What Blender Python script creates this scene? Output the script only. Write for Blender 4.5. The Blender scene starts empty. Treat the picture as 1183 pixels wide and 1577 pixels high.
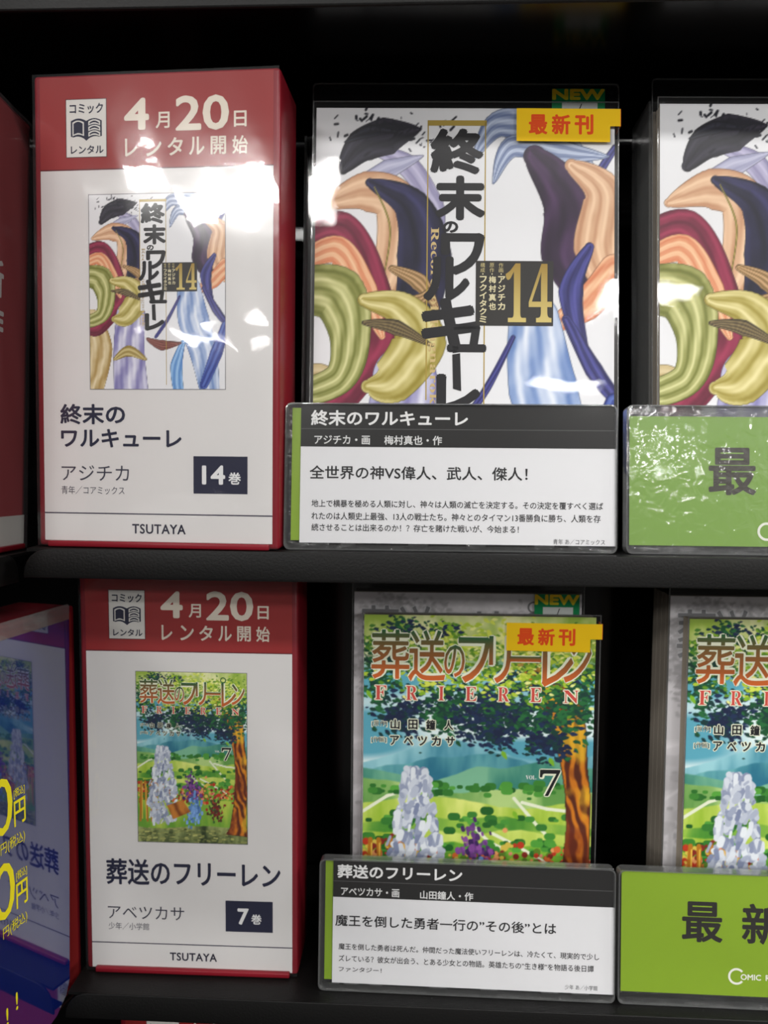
import bpy, bmesh, math, random
import numpy as np
from mathutils import Matrix, Vector

# ------------------------------------------------------------ camera, world, lamps, exposure
SC = bpy.context.scene
COL = SC.collection
MM = .001
def R(d): return math.radians(d)
cam_data = bpy.data.cameras.new('camera')
cam = bpy.data.objects.new('camera', cam_data); COL.objects.link(cam)
cam_data.sensor_fit = 'VERTICAL'; cam_data.sensor_height = 36.0
cam_data.lens = 1188.81/1577*36.0
cam_data.clip_start = .01
_y, _p, _r = R(2.5825), R(4.3551), R(.4992)
_f = Vector((-math.sin(_y)*math.cos(_p), math.cos(_y)*math.cos(_p), -math.sin(_p)))
_rt = Vector((math.cos(_y), math.sin(_y), 0)); _up = _rt.cross(_f)
_a = _rt*math.cos(_r)+_up*math.sin(_r); _b = -_rt*math.sin(_r)+_up*math.cos(_r)
cam.matrix_world = Matrix(((_a.x, _b.x, -_f.x, 0), (_a.y, _b.y, -_f.y, 0), (_a.z, _b.z, -_f.z, 0), (0, 0, 0, 1)))
cam_data.dof.use_dof = True; cam_data.dof.focus_distance = .335; cam_data.dof.aperture_fstop = 8.0
SC.camera = cam

world = bpy.data.worlds.new('world'); SC.world = world; world.use_nodes = True
world.node_tree.nodes['Background'].inputs[0].default_value = (.90, .95, 1.0, 1)
world.node_tree.nodes['Background'].inputs[1].default_value = .10

def lamp(x, y, z, sx, sy, power, rot=0, tilt=0):
    l = bpy.data.lights.new('ceiling_or_fill_light', 'AREA'); l.shape = 'RECTANGLE'; l.size = sx; l.size_y = sy
    l.energy = power; l.color = (1.0, .985, .96)
    o = bpy.data.objects.new('ceiling_or_fill_light', l); COL.objects.link(o)
    o.location = (x, y, z); o.rotation_euler = (tilt, 0, rot)
# rows of ceiling panels behind the photographer, then added fill lamps; all face down
CZ = 1.62
lamp(-1.45, -3.6, CZ, .42, .36, 66); lamp(-1.83, -3.2, CZ, .26, .30, 36); lamp(1.40, -3.45, CZ, .50, .26, 26)
lamp(-.30, -2.3, CZ, .14, .28, 7)
lamp(-.80, -4.9, CZ, .40, .30, 22); lamp(1.42, -4.9, CZ, .34, .30, 20)
lamp(-2.9, -7.0, CZ, 1.2, .30, 60); lamp(2.75, -7.6, CZ, .55, .24, 34)
lamp(2.7, -.35, CZ, .6, .6, 90)  # unseen fill lamp, added to brighten the sideways case at upper left
lamp(-3.3, -3.2, CZ, 1.2, .6, 200); lamp(-4.0, -5.2, CZ, .8, 1.2, 330); lamp(4.0, -5.2, CZ, .8, 1.2, 300)  # added fill lamps far to the sides, lifting the fronts of both rows
for x in (-1.3, .9): lamp(x, -1.6, CZ, 1.2, .30, 40)  # overhead fill pair, added for general brightness

SC.view_settings.view_transform = 'Standard'; SC.view_settings.look = 'None'
SC.view_settings.gamma = 1.0; SC.view_settings.use_curve_mapping = False
SC.view_settings.exposure = -0.08

# ------------------------------------------------------------ materials
def s2l(c):
    c = np.asarray(c, float); return np.where(c <= .04045, c/12.92, ((c+.055)/1.055)**2.4)
def mat(name, col=(.5, .5, .5), rough=.5, spec=.5, metal=0.0, bump=None, coat=0.0, attr=False, ior=None):
    m = bpy.data.materials.new(name); m.use_nodes = True; nt = m.node_tree; b = nt.nodes['Principled BSDF']
    b.inputs['Base Color'].default_value = (*s2l(col), 1); b.inputs['Roughness'].default_value = rough
    b.inputs['Specular IOR Level'].default_value = spec; b.inputs['Metallic'].default_value = metal
    b.inputs['Coat Weight'].default_value = coat; b.inputs['Coat Roughness'].default_value = .08
    if ior: b.inputs['IOR'].default_value = ior
    if attr:
        a = nt.nodes.new('ShaderNodeAttribute'); a.attribute_name = 'ink'; nt.links.new(a.outputs['Color'], b.inputs['Base Color'])
    if bump:
        tc = nt.nodes.new('ShaderNodeTexCoord'); mp = nt.nodes.new('ShaderNodeMapping'); mp.inputs['Scale'].default_value = bump[2]
        n = nt.nodes.new('ShaderNodeTexNoise'); n.inputs['Scale'].default_value = bump[0]; n.inputs['Detail'].default_value = 3
        bp = nt.nodes.new('ShaderNodeBump'); bp.inputs['Strength'].default_value = bump[1]; bp.inputs['Distance'].default_value = .0003
        nt.links.new(tc.outputs['Object'], mp.inputs[0]); nt.links.new(mp.outputs[0], n.inputs[0]); nt.links.new(n.outputs['Fac'], bp.inputs['Height']); nt.links.new(bp.outputs[0], b.inputs['Normal'])
    return m
def film(name, tint=(1, 1, 1), gloss=1.0, rough=.03, haze=0.0, hazecol=(.8, .8, .82), bumps=((60, .5, (1, 1, 1)),), dist=.0006, rough2=.25, f2=.25):
    # thin clear plastic: lets the light through and mirrors a little of it, with an uneven surface
    m = bpy.data.materials.new(name); m.use_nodes = True; nt = m.node_tree; nt.nodes.clear(); N = nt.nodes.new; L = nt.links.new
    out = N('ShaderNodeOutputMaterial'); tr = N('ShaderNodeBsdfTransparent'); tr.inputs[0].default_value = (*tint, 1)
    g = N('ShaderNodeBsdfGlossy'); g.inputs['Roughness'].default_value = rough
    g2 = N('ShaderNodeBsdfGlossy'); g2.inputs['Roughness'].default_value = rough2
    gm = N('ShaderNodeMixShader'); gm.inputs[0].default_value = f2; L(g.outputs[0], gm.inputs[1]); L(g2.outputs[0], gm.inputs[2])
    ge = N('ShaderNodeNewGeometry'); dt = N('ShaderNodeVectorMath'); dt.operation = 'DOT_PRODUCT'; L(ge.outputs['Normal'], dt.inputs[0]); L(ge.outputs['Incoming'], dt.inputs[1])
    def mth(op, a, b=None):
        n = N('ShaderNodeMath'); n.operation = op
        for i, v in enumerate((a, b)):
            if v is None: continue
            if isinstance(v, (int, float)): n.inputs[i].default_value = v
            else: L(v, n.inputs[i])
        return n.outputs[0]
    # Schlick reflectance, the same from both sides of a thin sheet
    fz = mth('ADD', mth('MULTIPLY', mth('POWER', mth('SUBTRACT', 1.0, mth('ABSOLUTE', dt.outputs['Value'])), 5.0), .96), .04)
    mu = N('ShaderNodeMath'); mu.operation = 'MULTIPLY'; mu.inputs[1].default_value = gloss; mu.use_clamp = True; L(fz, mu.inputs[0])
    mx = N('ShaderNodeMixShader'); L(mu.outputs[0], mx.inputs[0]); L(tr.outputs[0], mx.inputs[1]); L(gm.outputs[0], mx.inputs[2])
    last = mx
    if haze > 0:
        df = N('ShaderNodeBsdfDiffuse'); df.inputs[0].default_value = (*hazecol, 1)
        m2 = N('ShaderNodeMixShader'); m2.inputs[0].default_value = haze; L(mx.outputs[0], m2.inputs[1]); L(df.outputs[0], m2.inputs[2]); last = m2
    tc = N('ShaderNodeTexCoord'); prev = None
    for sc_, st, stretch in bumps:
        mp = N('ShaderNodeMapping'); mp.inputs['Scale'].default_value = stretch; L(tc.outputs['Object'], mp.inputs[0])
        n = N('ShaderNodeTexNoise'); n.inputs['Scale'].default_value = sc_; n.inputs['Detail'].default_value = 2.5; n.inputs['Distortion'].default_value = .6; L(mp.outputs[0], n.inputs[0])
        b = N('ShaderNodeBump'); b.inputs['Strength'].default_value = st; b.inputs['Distance'].default_value = dist; L(n.outputs['Fac'], b.inputs['Height'])
        if prev: L(prev.outputs[0], b.inputs['Normal'])
        prev = b
    if prev: L(prev.outputs[0], g.inputs['Normal']); L(prev.outputs[0], g2.inputs['Normal'])
    L(last.outputs[0], out.inputs[0]); return m
M = dict(
    ink=mat('printed_paper', rough=.55, spec=.25, attr=True),
    red=mat('red_case_plastic', (.50, .09, .14), .36, .3, bump=(140, .25, (1, 1, 1))),
    black=mat('black_powder_coated_steel', (.05, .048, .047), .5, .25, bump=(900, .35, (1, 1, 1))),
    gloss=mat('black_lacquered_board', (.03, .03, .035), .12, .5, bump=(30, .15, (1, 1, 1))),
    under=mat('black_smooth_steel', (.03, .03, .033), .2, .2, bump=(60, .05, (1, 1, 1))),
    dark=mat('dark_case_plastic', (.05, .05, .055), .35, .5),
    page=mat('book_page_edges', (.62, .58, .52), .8, .2, bump=(700, .6, (.02, 1, .02))),
    greypage=mat('grey_page_edges', (.52, .49, .45), .8, .2, bump=(700, .6, (.02, 1, .02))),
    wrap=film('crinkled_clear_wrap', gloss=1.4, haze=.012, bumps=((20, .22, (1, 1, 1.8)), (60, .10, (1.2, 1, .8))), f2=.4, rough2=.14),
    sleeve=film('clear_book_sleeve', gloss=1.2, haze=.008, bumps=((7, .30, (1, 1, 1)), (30, .14, (1, 1, 1.5)))),
    veiled=film('glare_veiled_wrap', gloss=1.0, haze=.07, hazecol=(.62, .54, .56), bumps=((20, .3, (1, 1, 1.8)),), f2=.5),  # pale diffuse haze stands in for the glare veil on this film
    hard=film('clear_hard_plastic', gloss=1.0, haze=.005, rough=.05, bumps=((12, .12, (1, 1, 1)), (120, .05, (1, 1, 1)))),
    hardold=film('scuffed_clear_plastic', gloss=1.5, haze=.02, rough=.05, bumps=((14, .5, (.3, 1, 2.6)), (170, .42, (1, 1, 1)))),
    rim=film('clear_plastic_edge', tint=(.75, .76, .76), gloss=2.6, haze=.10, hazecol=(.55, .56, .56), rough=.1, bumps=((80, .4, (1, 1, 1)),)),
    smoke=film('grey_clear_plastic', tint=(.45, .46, .46), gloss=2.5, haze=.07, hazecol=(.35, .36, .36), rough=.12, bumps=((120, .8, (1, 1, 3)),)),
    blue=mat('blue_printed_film', (.05, .10, .34), .035, 1.0, coat=1.0, ior=1.75),
    yellow=mat('yellow_ink', (.93, .86, .08), .4),
    floor=mat('grey_vinyl_floor', (.13, .125, .12), .8, bump=(20, .1, (1, 1, 1))),
    wallm=mat('dim_painted_wall', (.24, .23, .22), .8),
    ceil=mat('white_ceiling_tiles', (.62, .62, .60), .9),
)

# ------------------------------------------------------------ helpers (all local measures in millimetres; x right, y away from the viewer, z up)
def tag(o, label=None, cat=None, group=None, kind=None):
    for k, v in (('label', label), ('category', cat), ('group', group), ('kind', kind)):
        if v: o[k] = v
    return o
def thing(name, loc, yaw=0, lean=0, tilt=0):
    o = bpy.data.objects.new(name, None); COL.objects.link(o); o.empty_display_size = .02
    m = Matrix.Rotation(yaw, 4, 'Z')@Matrix.Rotation(-lean, 4, 'X')@Matrix.Rotation(tilt, 4, 'Y')
    o.location = loc; o.rotation_euler = m.to_euler(); return o
def link(name, me, parent=None, loc=(0, 0, 0)):
    o = bpy.data.objects.new(name, me); COL.objects.link(o); o.parent = parent; o.location = [v*MM for v in loc]; return o
def copy_tree(o, parent=None):
    c = o.copy(); COL.objects.link(c); c.parent = parent
    for ch in list(o.children): copy_tree(ch, c)
    return c
class G:                                   # collects shapes for one mesh
    def __init__(s): s.bm = bmesh.new()
    def box(s, x0, x1, y0, y1, z0, z1, bev=0, seg=2):
        t = bmesh.new(); v = [t.verts.new((x*MM, y*MM, z*MM)) for x in (x0, x1) for y in (y0, y1) for z in (z0, z1)]
        for f in ((0, 1, 3, 2), (4, 6, 7, 5), (0, 4, 5, 1), (2, 3, 7, 6), (0, 2, 6, 4), (1, 5, 7, 3)): t.faces.new([v[i] for i in f])
        bmesh.ops.recalc_face_normals(t, faces=t.faces)
        if bev: bmesh.ops.bevel(t, geom=list(t.edges), offset=bev*MM, segments=seg, profile=.5, affect='EDGES')
        s._add(t); return s
    def prism(s, P, y0, y1, bev=0):        # outline in x,z pushed through y
        t = bmesh.new(); a = [t.verts.new((x*MM, y0*MM, z*MM)) for x, z in P]; b = [t.verts.new((x*MM, y1*MM, z*MM)) for x, z in P]
        n = len(P); t.faces.new(a); t.faces.new(b[::-1])
        for i in range(n): t.faces.new((a[i], b[i], b[(i+1) % n], a[(i+1) % n]))
        bmesh.ops.recalc_face_normals(t, faces=t.faces)
        if bev:
            e = [x for x in t.edges if abs(x.verts[0].co.y-x.verts[1].co.y) < 1e-7]
            bmesh.ops.bevel(t, geom=e, offset=bev*MM, segments=2, profile=.5, affect='EDGES')
        s._add(t); return s
    def ring(s, P, w, y0, y1):             # frame: outline P with a border w wide (P convex)
        cx = sum(p[0] for p in P)/len(P); cz = sum(p[1] for p in P)/len(P)
        hx = max(abs(p[0]-cx) for p in P); hz = max(abs(p[1]-cz) for p in P)
        Q = [(cx+(x-cx)*(hx-w)/hx, cz+(z-cz)*(hz-w)/hz) for x, z in P]
        t = s.bm; n = len(P)
        A = [t.verts.new((x*MM, y0*MM, z*MM)) for x, z in P]; B = [t.verts.new((x*MM, y0*MM, z*MM)) for x, z in Q]
        C = [t.verts.new((x*MM, y1*MM, z*MM)) for x, z in P]; D = [t.verts.new((x*MM, y1*MM, z*MM)) for x, z in Q]
        for i in range(n):
            j = (i+1) % n
            t.faces.new((A[i], A[j], B[j], B[i])); t.faces.new((C[j], C[i], D[i], D[j])); t.faces.new((A[j], A[i], C[i], C[j])); t.faces.new((B[i], B[j], D[j], D[i]))
        return s
    def grid(s, x0, x1, z0, z1, y, nx, nz, f=None):
        t = s.bm; V = [[t.verts.new(((x0+(x1-x0)*i/nx)*MM, (y+(f(x0+(x1-x0)*i/nx, z0+(z1-z0)*j/nz) if f else 0))*MM, (z0+(z1-z0)*j/nz)*MM)) for i in range(nx+1)] for j in range(nz+1)]
        for j in range(nz):
            for i in range(nx): t.faces.new((V[j][i], V[j][i+1], V[j+1][i+1], V[j+1][i]))
        return s
    def _add(s, t):
        me = bpy.data.meshes.new('tmp'); t.to_mesh(me); t.free(); s.bm.from_mesh(me); bpy.data.meshes.remove(me)
    def build(s, name, m, parent=None, smooth=False):
        me = bpy.data.meshes.new(name); s.bm.to_mesh(me); s.bm.free(); me.materials.append(m)
        if smooth:
            for p in me.polygons: p.use_smooth = True
        return link(name, me, parent)
def rrect(x0, x1, z0, z1, r, n=5, corners=(1, 1, 1, 1)):   # TR, TL, BL, BR
    out = []
    for k, (cx, cz) in enumerate(((x1-r, z1-r), (x0+r, z1-r), (x0+r, z0+r), (x1-r, z0+r))):
        if corners[k]: out += [(cx+r*math.cos(R(90*k+90*i/n)), cz+r*math.sin(R(90*k+90*i/n))) for i in range(n+1)]
        else: out.append(((x1, z1), (x0, z1), (x0, z0), (x1, z0))[k])
    return out
class Print:                               # flat print: coloured shapes and lettering in thin layers
    def __init__(s, y=-.1): s.v, s.f, s.c, s.y = [], [], [], y
    def shape(s, P, col, layer=0):
        b = len(s.v); s.v += [(x, s.y-.03*layer, z) for x, z in P]; s.f.append(list(range(b, b+len(P)))); s.c += [tuple(s2l(col))]*len(P); return s
    def rect(s, x0, x1, z0, z1, col, layer=0): return s.shape([(x0, z0), (x1, z0), (x1, z1), (x0, z1)], col, layer)
    def text(s, body, x0, x1, z0, z1, col, layer=1, bold=0.0, rot=0, col2=None, spacing=1.0, shear=0):
        c = bpy.data.curves.new('lettering', 'FONT'); c.body = body; c.resolution_u = 3;  c.space_character = spacing; c.shear = shear
        o = bpy.data.objects.new('lettering', c); me = bpy.data.meshes.new_from_object(o)
        n = len(me.vertices); co = np.empty(n*3); me.vertices.foreach_get('co', co); co = co.reshape(-1, 3)[:, :2]
        if rot: co = np.stack([co[:, 1], -co[:, 0]], 1)     # quarter turn clockwise
        lo = co.min(0); hi = co.max(0); t = (co-lo)/(hi-lo)
        F = [list(p.vertices) for p in me.polygons]; em = (x1-x0)/max(1e-6, (hi-lo)[0])
        r = abs(bold)*em*.85; K = [(0, 0)]+([(r*math.cos(R(q)), r*math.sin(R(q))) for q in (((20, 110, 200, 290) if em < 4 else range(0, 360, 45)))] if bold > 0 else [])
        A = s2l(col); Bc = s2l(col2) if col2 is not None else A
        cc = [tuple(A*w+Bc*(1-w)) for u, w in t]
        ax, az = x0+r, z0+r; wx, wz = x1-x0-2*r, z1-z0-2*r
        for k, (dx, dz) in enumerate(K):
            b = len(s.v); yy = s.y-.03*layer+k*.0012
            s.v += [(ax+dx+u*wx, yy, az+dz+w*wz) for u, w in t]; s.f += [[b+i for i in f] for f in F]; s.c += cc
        bpy.data.meshes.remove(me); bpy.data.objects.remove(o); bpy.data.curves.remove(c); return s
    def build(s, name, parent, m=None):
        me = bpy.data.meshes.new(name); me.from_pydata([(x*MM, y*MM, z*MM) for x, y, z in s.v], [], s.f)
        a = me.color_attributes.new('ink', 'FLOAT_COLOR', 'POINT'); a.data.foreach_set('color', np.hstack([np.array(s.c), np.ones((len(s.c), 1))]).ravel().astype(np.float32))
        me.materials.append(m or M['ink']); return link(name, me, parent)
def picture_mesh(name, arr, w, h, y):
    H, W = arr.shape[:2]
    xs = np.linspace(0, w, W)*MM; zs = np.linspace(0, h, H)*MM
    X, Z = np.meshgrid(xs, zs); co = np.stack([X, np.full_like(X, y*MM), Z], -1).reshape(-1, 3)
    i = np.arange(W*H).reshape(H, W); F = np.stack([i[:-1, :-1], i[:-1, 1:], i[1:, 1:], i[1:, :-1]], -1).reshape(-1, 4)
    me = bpy.data.meshes.new(name); me.vertices.add(W*H); me.vertices.foreach_set('co', co.ravel().astype(np.float32))
    me.loops.add(F.size); me.loops.foreach_set('vertex_index', F.ravel().astype(np.int32)); me.polygons.add(len(F)); me.polygons.foreach_set('loop_start', (np.arange(len(F))*4).astype(np.int32))
    me.update(calc_edges=True)
    a = me.color_attributes.new('ink', 'FLOAT_COLOR', 'POINT'); a.data.foreach_set('color', np.concatenate([s2l(arr), np.ones((H, W, 1))], -1).ravel().astype(np.float32))
    me.materials.append(M['ink']); return me
# ---- painters for the generic cover pictures (pure numpy, sRGB 0..1, u right, v up) ----
def _noise(H, W, ny, nx, seed):
    r = np.random.RandomState(seed).rand(ny+2, nx+2)
    y = np.linspace(0, ny, H, endpoint=False); x = np.linspace(0, nx, W, endpoint=False)
    yi = y.astype(int); xi = x.astype(int)
    fy = (y-yi)[:, None]; fx = (x-xi)[None, :]
    fy = fy*fy*(3-2*fy); fx = fx*fx*(3-2*fx)
    a = r[yi][:, xi]; b = r[yi][:, xi+1]; c = r[yi+1][:, xi]; d = r[yi+1][:, xi+1]
    return (a*(1-fx)+b*fx)*(1-fy)+(c*(1-fx)+d*fx)*fy
def fbm(H, W, n, seed, asp=1.0):
    o = 0; a = .5; t = 0
    for k in range(4):
        o = o+a*_noise(H, W, max(2, int(n*2**k/asp)), max(2, int(n*2**k)), seed+k); t += a; a *= .55
    return o/t
class Canvas:
    def __init__(s, W, H, w, h, bg):          # W,H cells; w,h millimetres
        s.W, s.H, s.w, s.h = W, H, w, h
        s.a = np.ones((H, W, 3))*np.array(bg)
        s.X, s.Z = np.meshgrid((np.arange(W)+.5)/W*w, (np.arange(H)+.5)/H*h)
    def smooth(s, P, n=8):
        P = np.array(P, float); k = len(P); out = []
        for i in range(k):
            p0, p1, p2, p3 = P[i-1], P[i], P[(i+1) % k], P[(i+2) % k]
            for j in range(n):
                t = j/n
                out.append(.5*((2*p1)+(-p0+p2)*t+(2*p0-5*p1+4*p2-p3)*t*t+(-p0+3*p1-3*p2+p3)*t**3))
        return np.array(out)
    def mask(s, P, curve=True, blur=1):
        P = s.smooth(P) if curve else np.array(P, float)
        m = np.zeros((s.H, s.W), bool)
        x0, z0 = P.min(0); x1, z1 = P.max(0)
        i0 = max(0, int(x0/s.w*s.W)-1); i1 = min(s.W, int(x1/s.w*s.W)+2)
        j0 = max(0, int(z0/s.h*s.H)-1); j1 = min(s.H, int(z1/s.h*s.H)+2)
        if i1 <= i0 or j1 <= j0: return m.astype(float)
        X = s.X[j0:j1, i0:i1]; Z = s.Z[j0:j1, i0:i1]; q = np.zeros(X.shape, bool)
        for a, b in zip(P, np.roll(P, -1, 0)):
            if a[1] == b[1]: continue
            c = ((a[1] > Z) != (b[1] > Z)) & (X < (b[0]-a[0])*(Z-a[1])/(b[1]-a[1])+a[0])
            q ^= c
        m[j0:j1, i0:i1] = q
        m = m.astype(float)
        for _ in range(blur):
            m = (m+np.roll(m, 1, 0)+np.roll(m, -1, 0)+np.roll(m, 1, 1)+np.roll(m, -1, 1))/5
        return m
    def put(s, m, col):
        m = m[..., None]; s.a = s.a*(1-m)+np.array(col)*m
    def folds(s, P, c0, c1, ang, freq, seed, outline=None, curve=True, warp=1.2, sharp=1.0):
        m = s.mask(P, curve)
        if outline is not None:
            e = np.clip(sum(np.roll(m, k, ax) for k in (1, -1) for ax in (0, 1))/4*0+np.maximum.reduce([np.roll(m, k, ax) for k in (1, -1) for ax in (0, 1)]), 0, 1)
            s.put(e, outline)
        n = fbm(s.H, s.W, 5, seed)
        t = (s.X*math.cos(ang)+s.Z*math.sin(ang))/10*freq+n*warp*4
        t = .5+.5*np.sin(t*2*math.pi*.5)
        t = np.clip((t-.5)*sharp+.5, 0, 1)[..., None]
        col = np.array(c0)*(1-t)+np.array(c1)*t
        mm = m[..., None]; s.a = s.a*(1-mm)+col*mm
    def stroke(s, P, r, col, blur=1):
        P = np.array(P, float); m = np.zeros((s.H, s.W))
        for a, b in zip(P[:-1], P[1:]):
            d = b-a; L = d@d+1e-9
            t = np.clip(((s.X-a[0])*d[0]+(s.Z-a[1])*d[1])/L, 0, 1)
            dd = np.hypot(s.X-a[0]-t*d[0], s.Z-a[1]-t*d[1])
            m = np.maximum(m, np.clip((r-dd)/(s.w/s.W)+.5, 0, 1))
        s.put(m, col)
def _ribbon(s, P, wd, c0, c1, seed, lines=2.5, edge=None, curve=True):
    # a flowing band: centre line P, width wd (one number per point), silky shading across and fine lines along
    P = np.array(P, float); wd = np.array(wd, float)/2; pts = []; ws = []
    for i in range(len(P)-1):
        p0, p1, p2, p3 = P[max(i-1, 0)], P[i], P[i+1], P[min(i+2, len(P)-1)]
        for k in range(10):
            t = k/10; pts.append(.5*((2*p1)+(-p0+p2)*t+(2*p0-5*p1+4*p2-p3)*t*t+(-p0+3*p1-3*p2+p3)*t**3)); ws.append(wd[i]*(1-t)+wd[i+1]*t)
    pts.append(P[-1]); ws.append(wd[-1]); pts = np.array(pts); ws = np.array(ws)
    D = np.full(s.X.shape, 1e9); S = np.zeros(s.X.shape); Wd = np.ones(s.X.shape); T = np.zeros(s.X.shape)
    for i in range(len(pts)-1):
        a, b = pts[i], pts[i+1]; d = b-a; L = d@d+1e-9
        t = np.clip(((s.X-a[0])*d[0]+(s.Z-a[1])*d[1])/L, 0, 1)
        ex = s.X-a[0]-t*d[0]; ez = s.Z-a[1]-t*d[1]; dd = np.hypot(ex, ez); m = dd < D
        D = np.where(m, dd, D); S = np.where(m, np.sign(d[0]*ez-d[1]*ex)*dd, S); Wd = np.where(m, ws[i]*(1-t)+ws[i+1]*t, Wd); T = np.where(m, (i+t)/len(pts), T)
    n = fbm(s.H, s.W, 6, seed)
    k = s.W/s.w; mask = np.clip((Wd-D)*k+.5, 0, 1); q = S/Wd
    v = .5+.32*np.sin(q*lines*2.2+n*7+T*5)+.09*np.sin(q*lines*7+n*5)-.25*np.abs(q)**3
    v = np.clip(v, 0, 1)[..., None]; col = np.array(c0)*(1-v)+np.array(c1)*v
    e = np.clip(1-np.abs(Wd-D)/.45, 0, 1)[..., None]*.8; col = col*(1-e)+np.array(edge if edge else [x*.45 for x in c0])*e
    s.a = s.a*(1-mask[..., None])+col*mask[..., None]
Canvas.ribbon = _ribbon
def art_ribbons(W, H):
    c = Canvas(W, H, 131., 193.5, (.90, .90, .91)); R = c.ribbon
    rnd = random.Random(4)
    tan = ((.76, .56, .42), (.97, .84, .70)); nav = ((.06, .06, .13), (.24, .23, .42)); mar = ((.36, .07, .17), (.66, .20, .34))
    org = ((.84, .50, .34), (.96, .82, .66)); olv = ((.42, .44, .15), (.90, .89, .66)); yel = ((.60, .54, .20), (.94, .90, .68))
    lil = ((.48, .46, .68), (.95, .95, .98)); blu = ((.40, .52, .74), (.96, .97, .99)); plm = ((.12, .06, .15), (.32, .20, .36)); ind = ((.10, .10, .32), (.34, .34, .66)); stl = ((.36, .42, .58), (.82, .86, .93))
    # left bundle of flowing silk bands
    R([(2, 70), (10, 40), (4, 0)], (20, 24, 18), (.66, .54, .30), (.93, .88, .74), 3)
    R([(22, 176), (40, 168), (52, 150), (56, 138)], (2, 10, 9, 1), (.56, .54, .68), (.80, .78, .88), 5)
    R([(12, 166), (20, 176), (32, 181), (46, 184)], (5, 15, 17, 1), (.07, .07, .11), (.24, .22, .28), 7, 3)
    R([(13, 178), (24, 183), (36, 183)], (1, 6, 1), (.08, .08, .12), (.2, .2, .26), 8)
    R([(18, 160), (32, 166), (47, 172)], (3, 9, 1), (.60, .60, .72), (.80, .80, .88), 9)
    R([(4, 150), (22, 156), (36, 150), (36, 124), (28, 104)], (4, 18, 20, 20, 6), *tan, 11, 3)
    R([(24, 160), (42, 150), (48, 128), (44, 98)], (4, 16, 24, 18), *nav, 13, 2)
    R([(26, 158), (33, 140), (30, 116)], (.6, .8, .5), (.62, .58, .2), (.8, .75, .4), 2)
    R([(34, 122), (46, 116), (54, 104)], (3, 8, 2), (.45, .34, .18), (.88, .72, .54), 15, 5)
    R([(36, 110), (46, 108), (54, 116)], (2, 6, 1), (.45, .34, .18), (.88, .72, .54), 16, 5)
    R([(-6, 136), (12, 140), (24, 118), (26, 90), (8, 62), (-4, 62)], (10, 14, 15, 20, 16, 10), *mar, 17)
    R([(-6, 124), (10, 130), (22, 112), (30, 92)], (8, 13, 12, 3), *org, 19, 4)
    R([(-6, 112), (10, 110), (16, 92), (12, 74), (-6, 66)], (20, 26, 18, 14, 12), *olv, 21, 4)
    R([(40, 74), (38, 40), (40, -4)], (28, 30, 34), *lil, 23, 3)
    R([(22, 108), (38, 104), (46, 90), (34, 72), (24, 70)], (6, 16, 24, 20, 6), *yel, 25, 3)
    R([(22, 98), (36, 96), (52, 88)], (2, 7, 1), (.22, .18, .12), (.60, .52, .34), 27, 6)
    R([(24, 30), (38, 38), (54, 30)], (3, 12, 3), (.55, .46, .2), (.88, .82, .6), 29, 3)
    # right bundle
    R([(131, 176), (122, 160), (112, 128)], (3, 4, 1), *ind, 31)
    R([(70, 172), (80, 186), (100, 184), (122, 166)], (2, 12, 18, 2), *stl, 33, 4)
    R([(78, 160), (86, 176), (106, 174), (128, 172)], (1, 10, 12, 1), *stl, 34, 4)
    R([(96, 172), (112, 150), (110, 128), (116, 108)], (10, 26, 22, 6), *plm, 35, 2)
    R([(112, 168), (126, 156), (124, 132), (132, 112)], (6, 18, 22, 14), *tan, 37, 4)
    R([(131, 122), (118, 106), (98, 94)], (14, 14, 3), *org, 39, 3)
    R([(120, 132), (112, 112), (118, 84)], (4, 11, 4), *ind, 41)
    R([(96, 100), (100, 70), (110, 34), (116, -4)], (22, 30, 26, 18), *blu, 43, 3)
    R([(110, 100), (122, 78), (131, 66)], (4, 8, 6), *ind, 45, 3)
    R([(131, 64), (122, 36), (110, 4)], (8, 12, 8), (.12, .18, .48), (.40, .50, .80), 47, 3)
    R([(92, 52), (84, 24), (86, -4)], (2, 12, 10), (.30, .50, .76), (.70, .84, .96), 49, 3)
    R([(56, 50), (70, 44), (88, 46)], (3, 11, 2), (.34, .18, .16), (.66, .40, .36), 51, 6)
    R([(64, 52), (76, 70), (87, 92)], (3.2, 3.4, 2), *ind, 53, 3)
    for i in range(70):                                    # ink spatter
        x = rnd.gauss(30, 12); z = rnd.gauss(182, 5); c.stroke([(x, z), (x+rnd.uniform(-1, 2), z+rnd.uniform(0, 2))], rnd.uniform(.15, .6), (.1, .1, .14))
    return np.clip(c.a, 0, 1)
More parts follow.
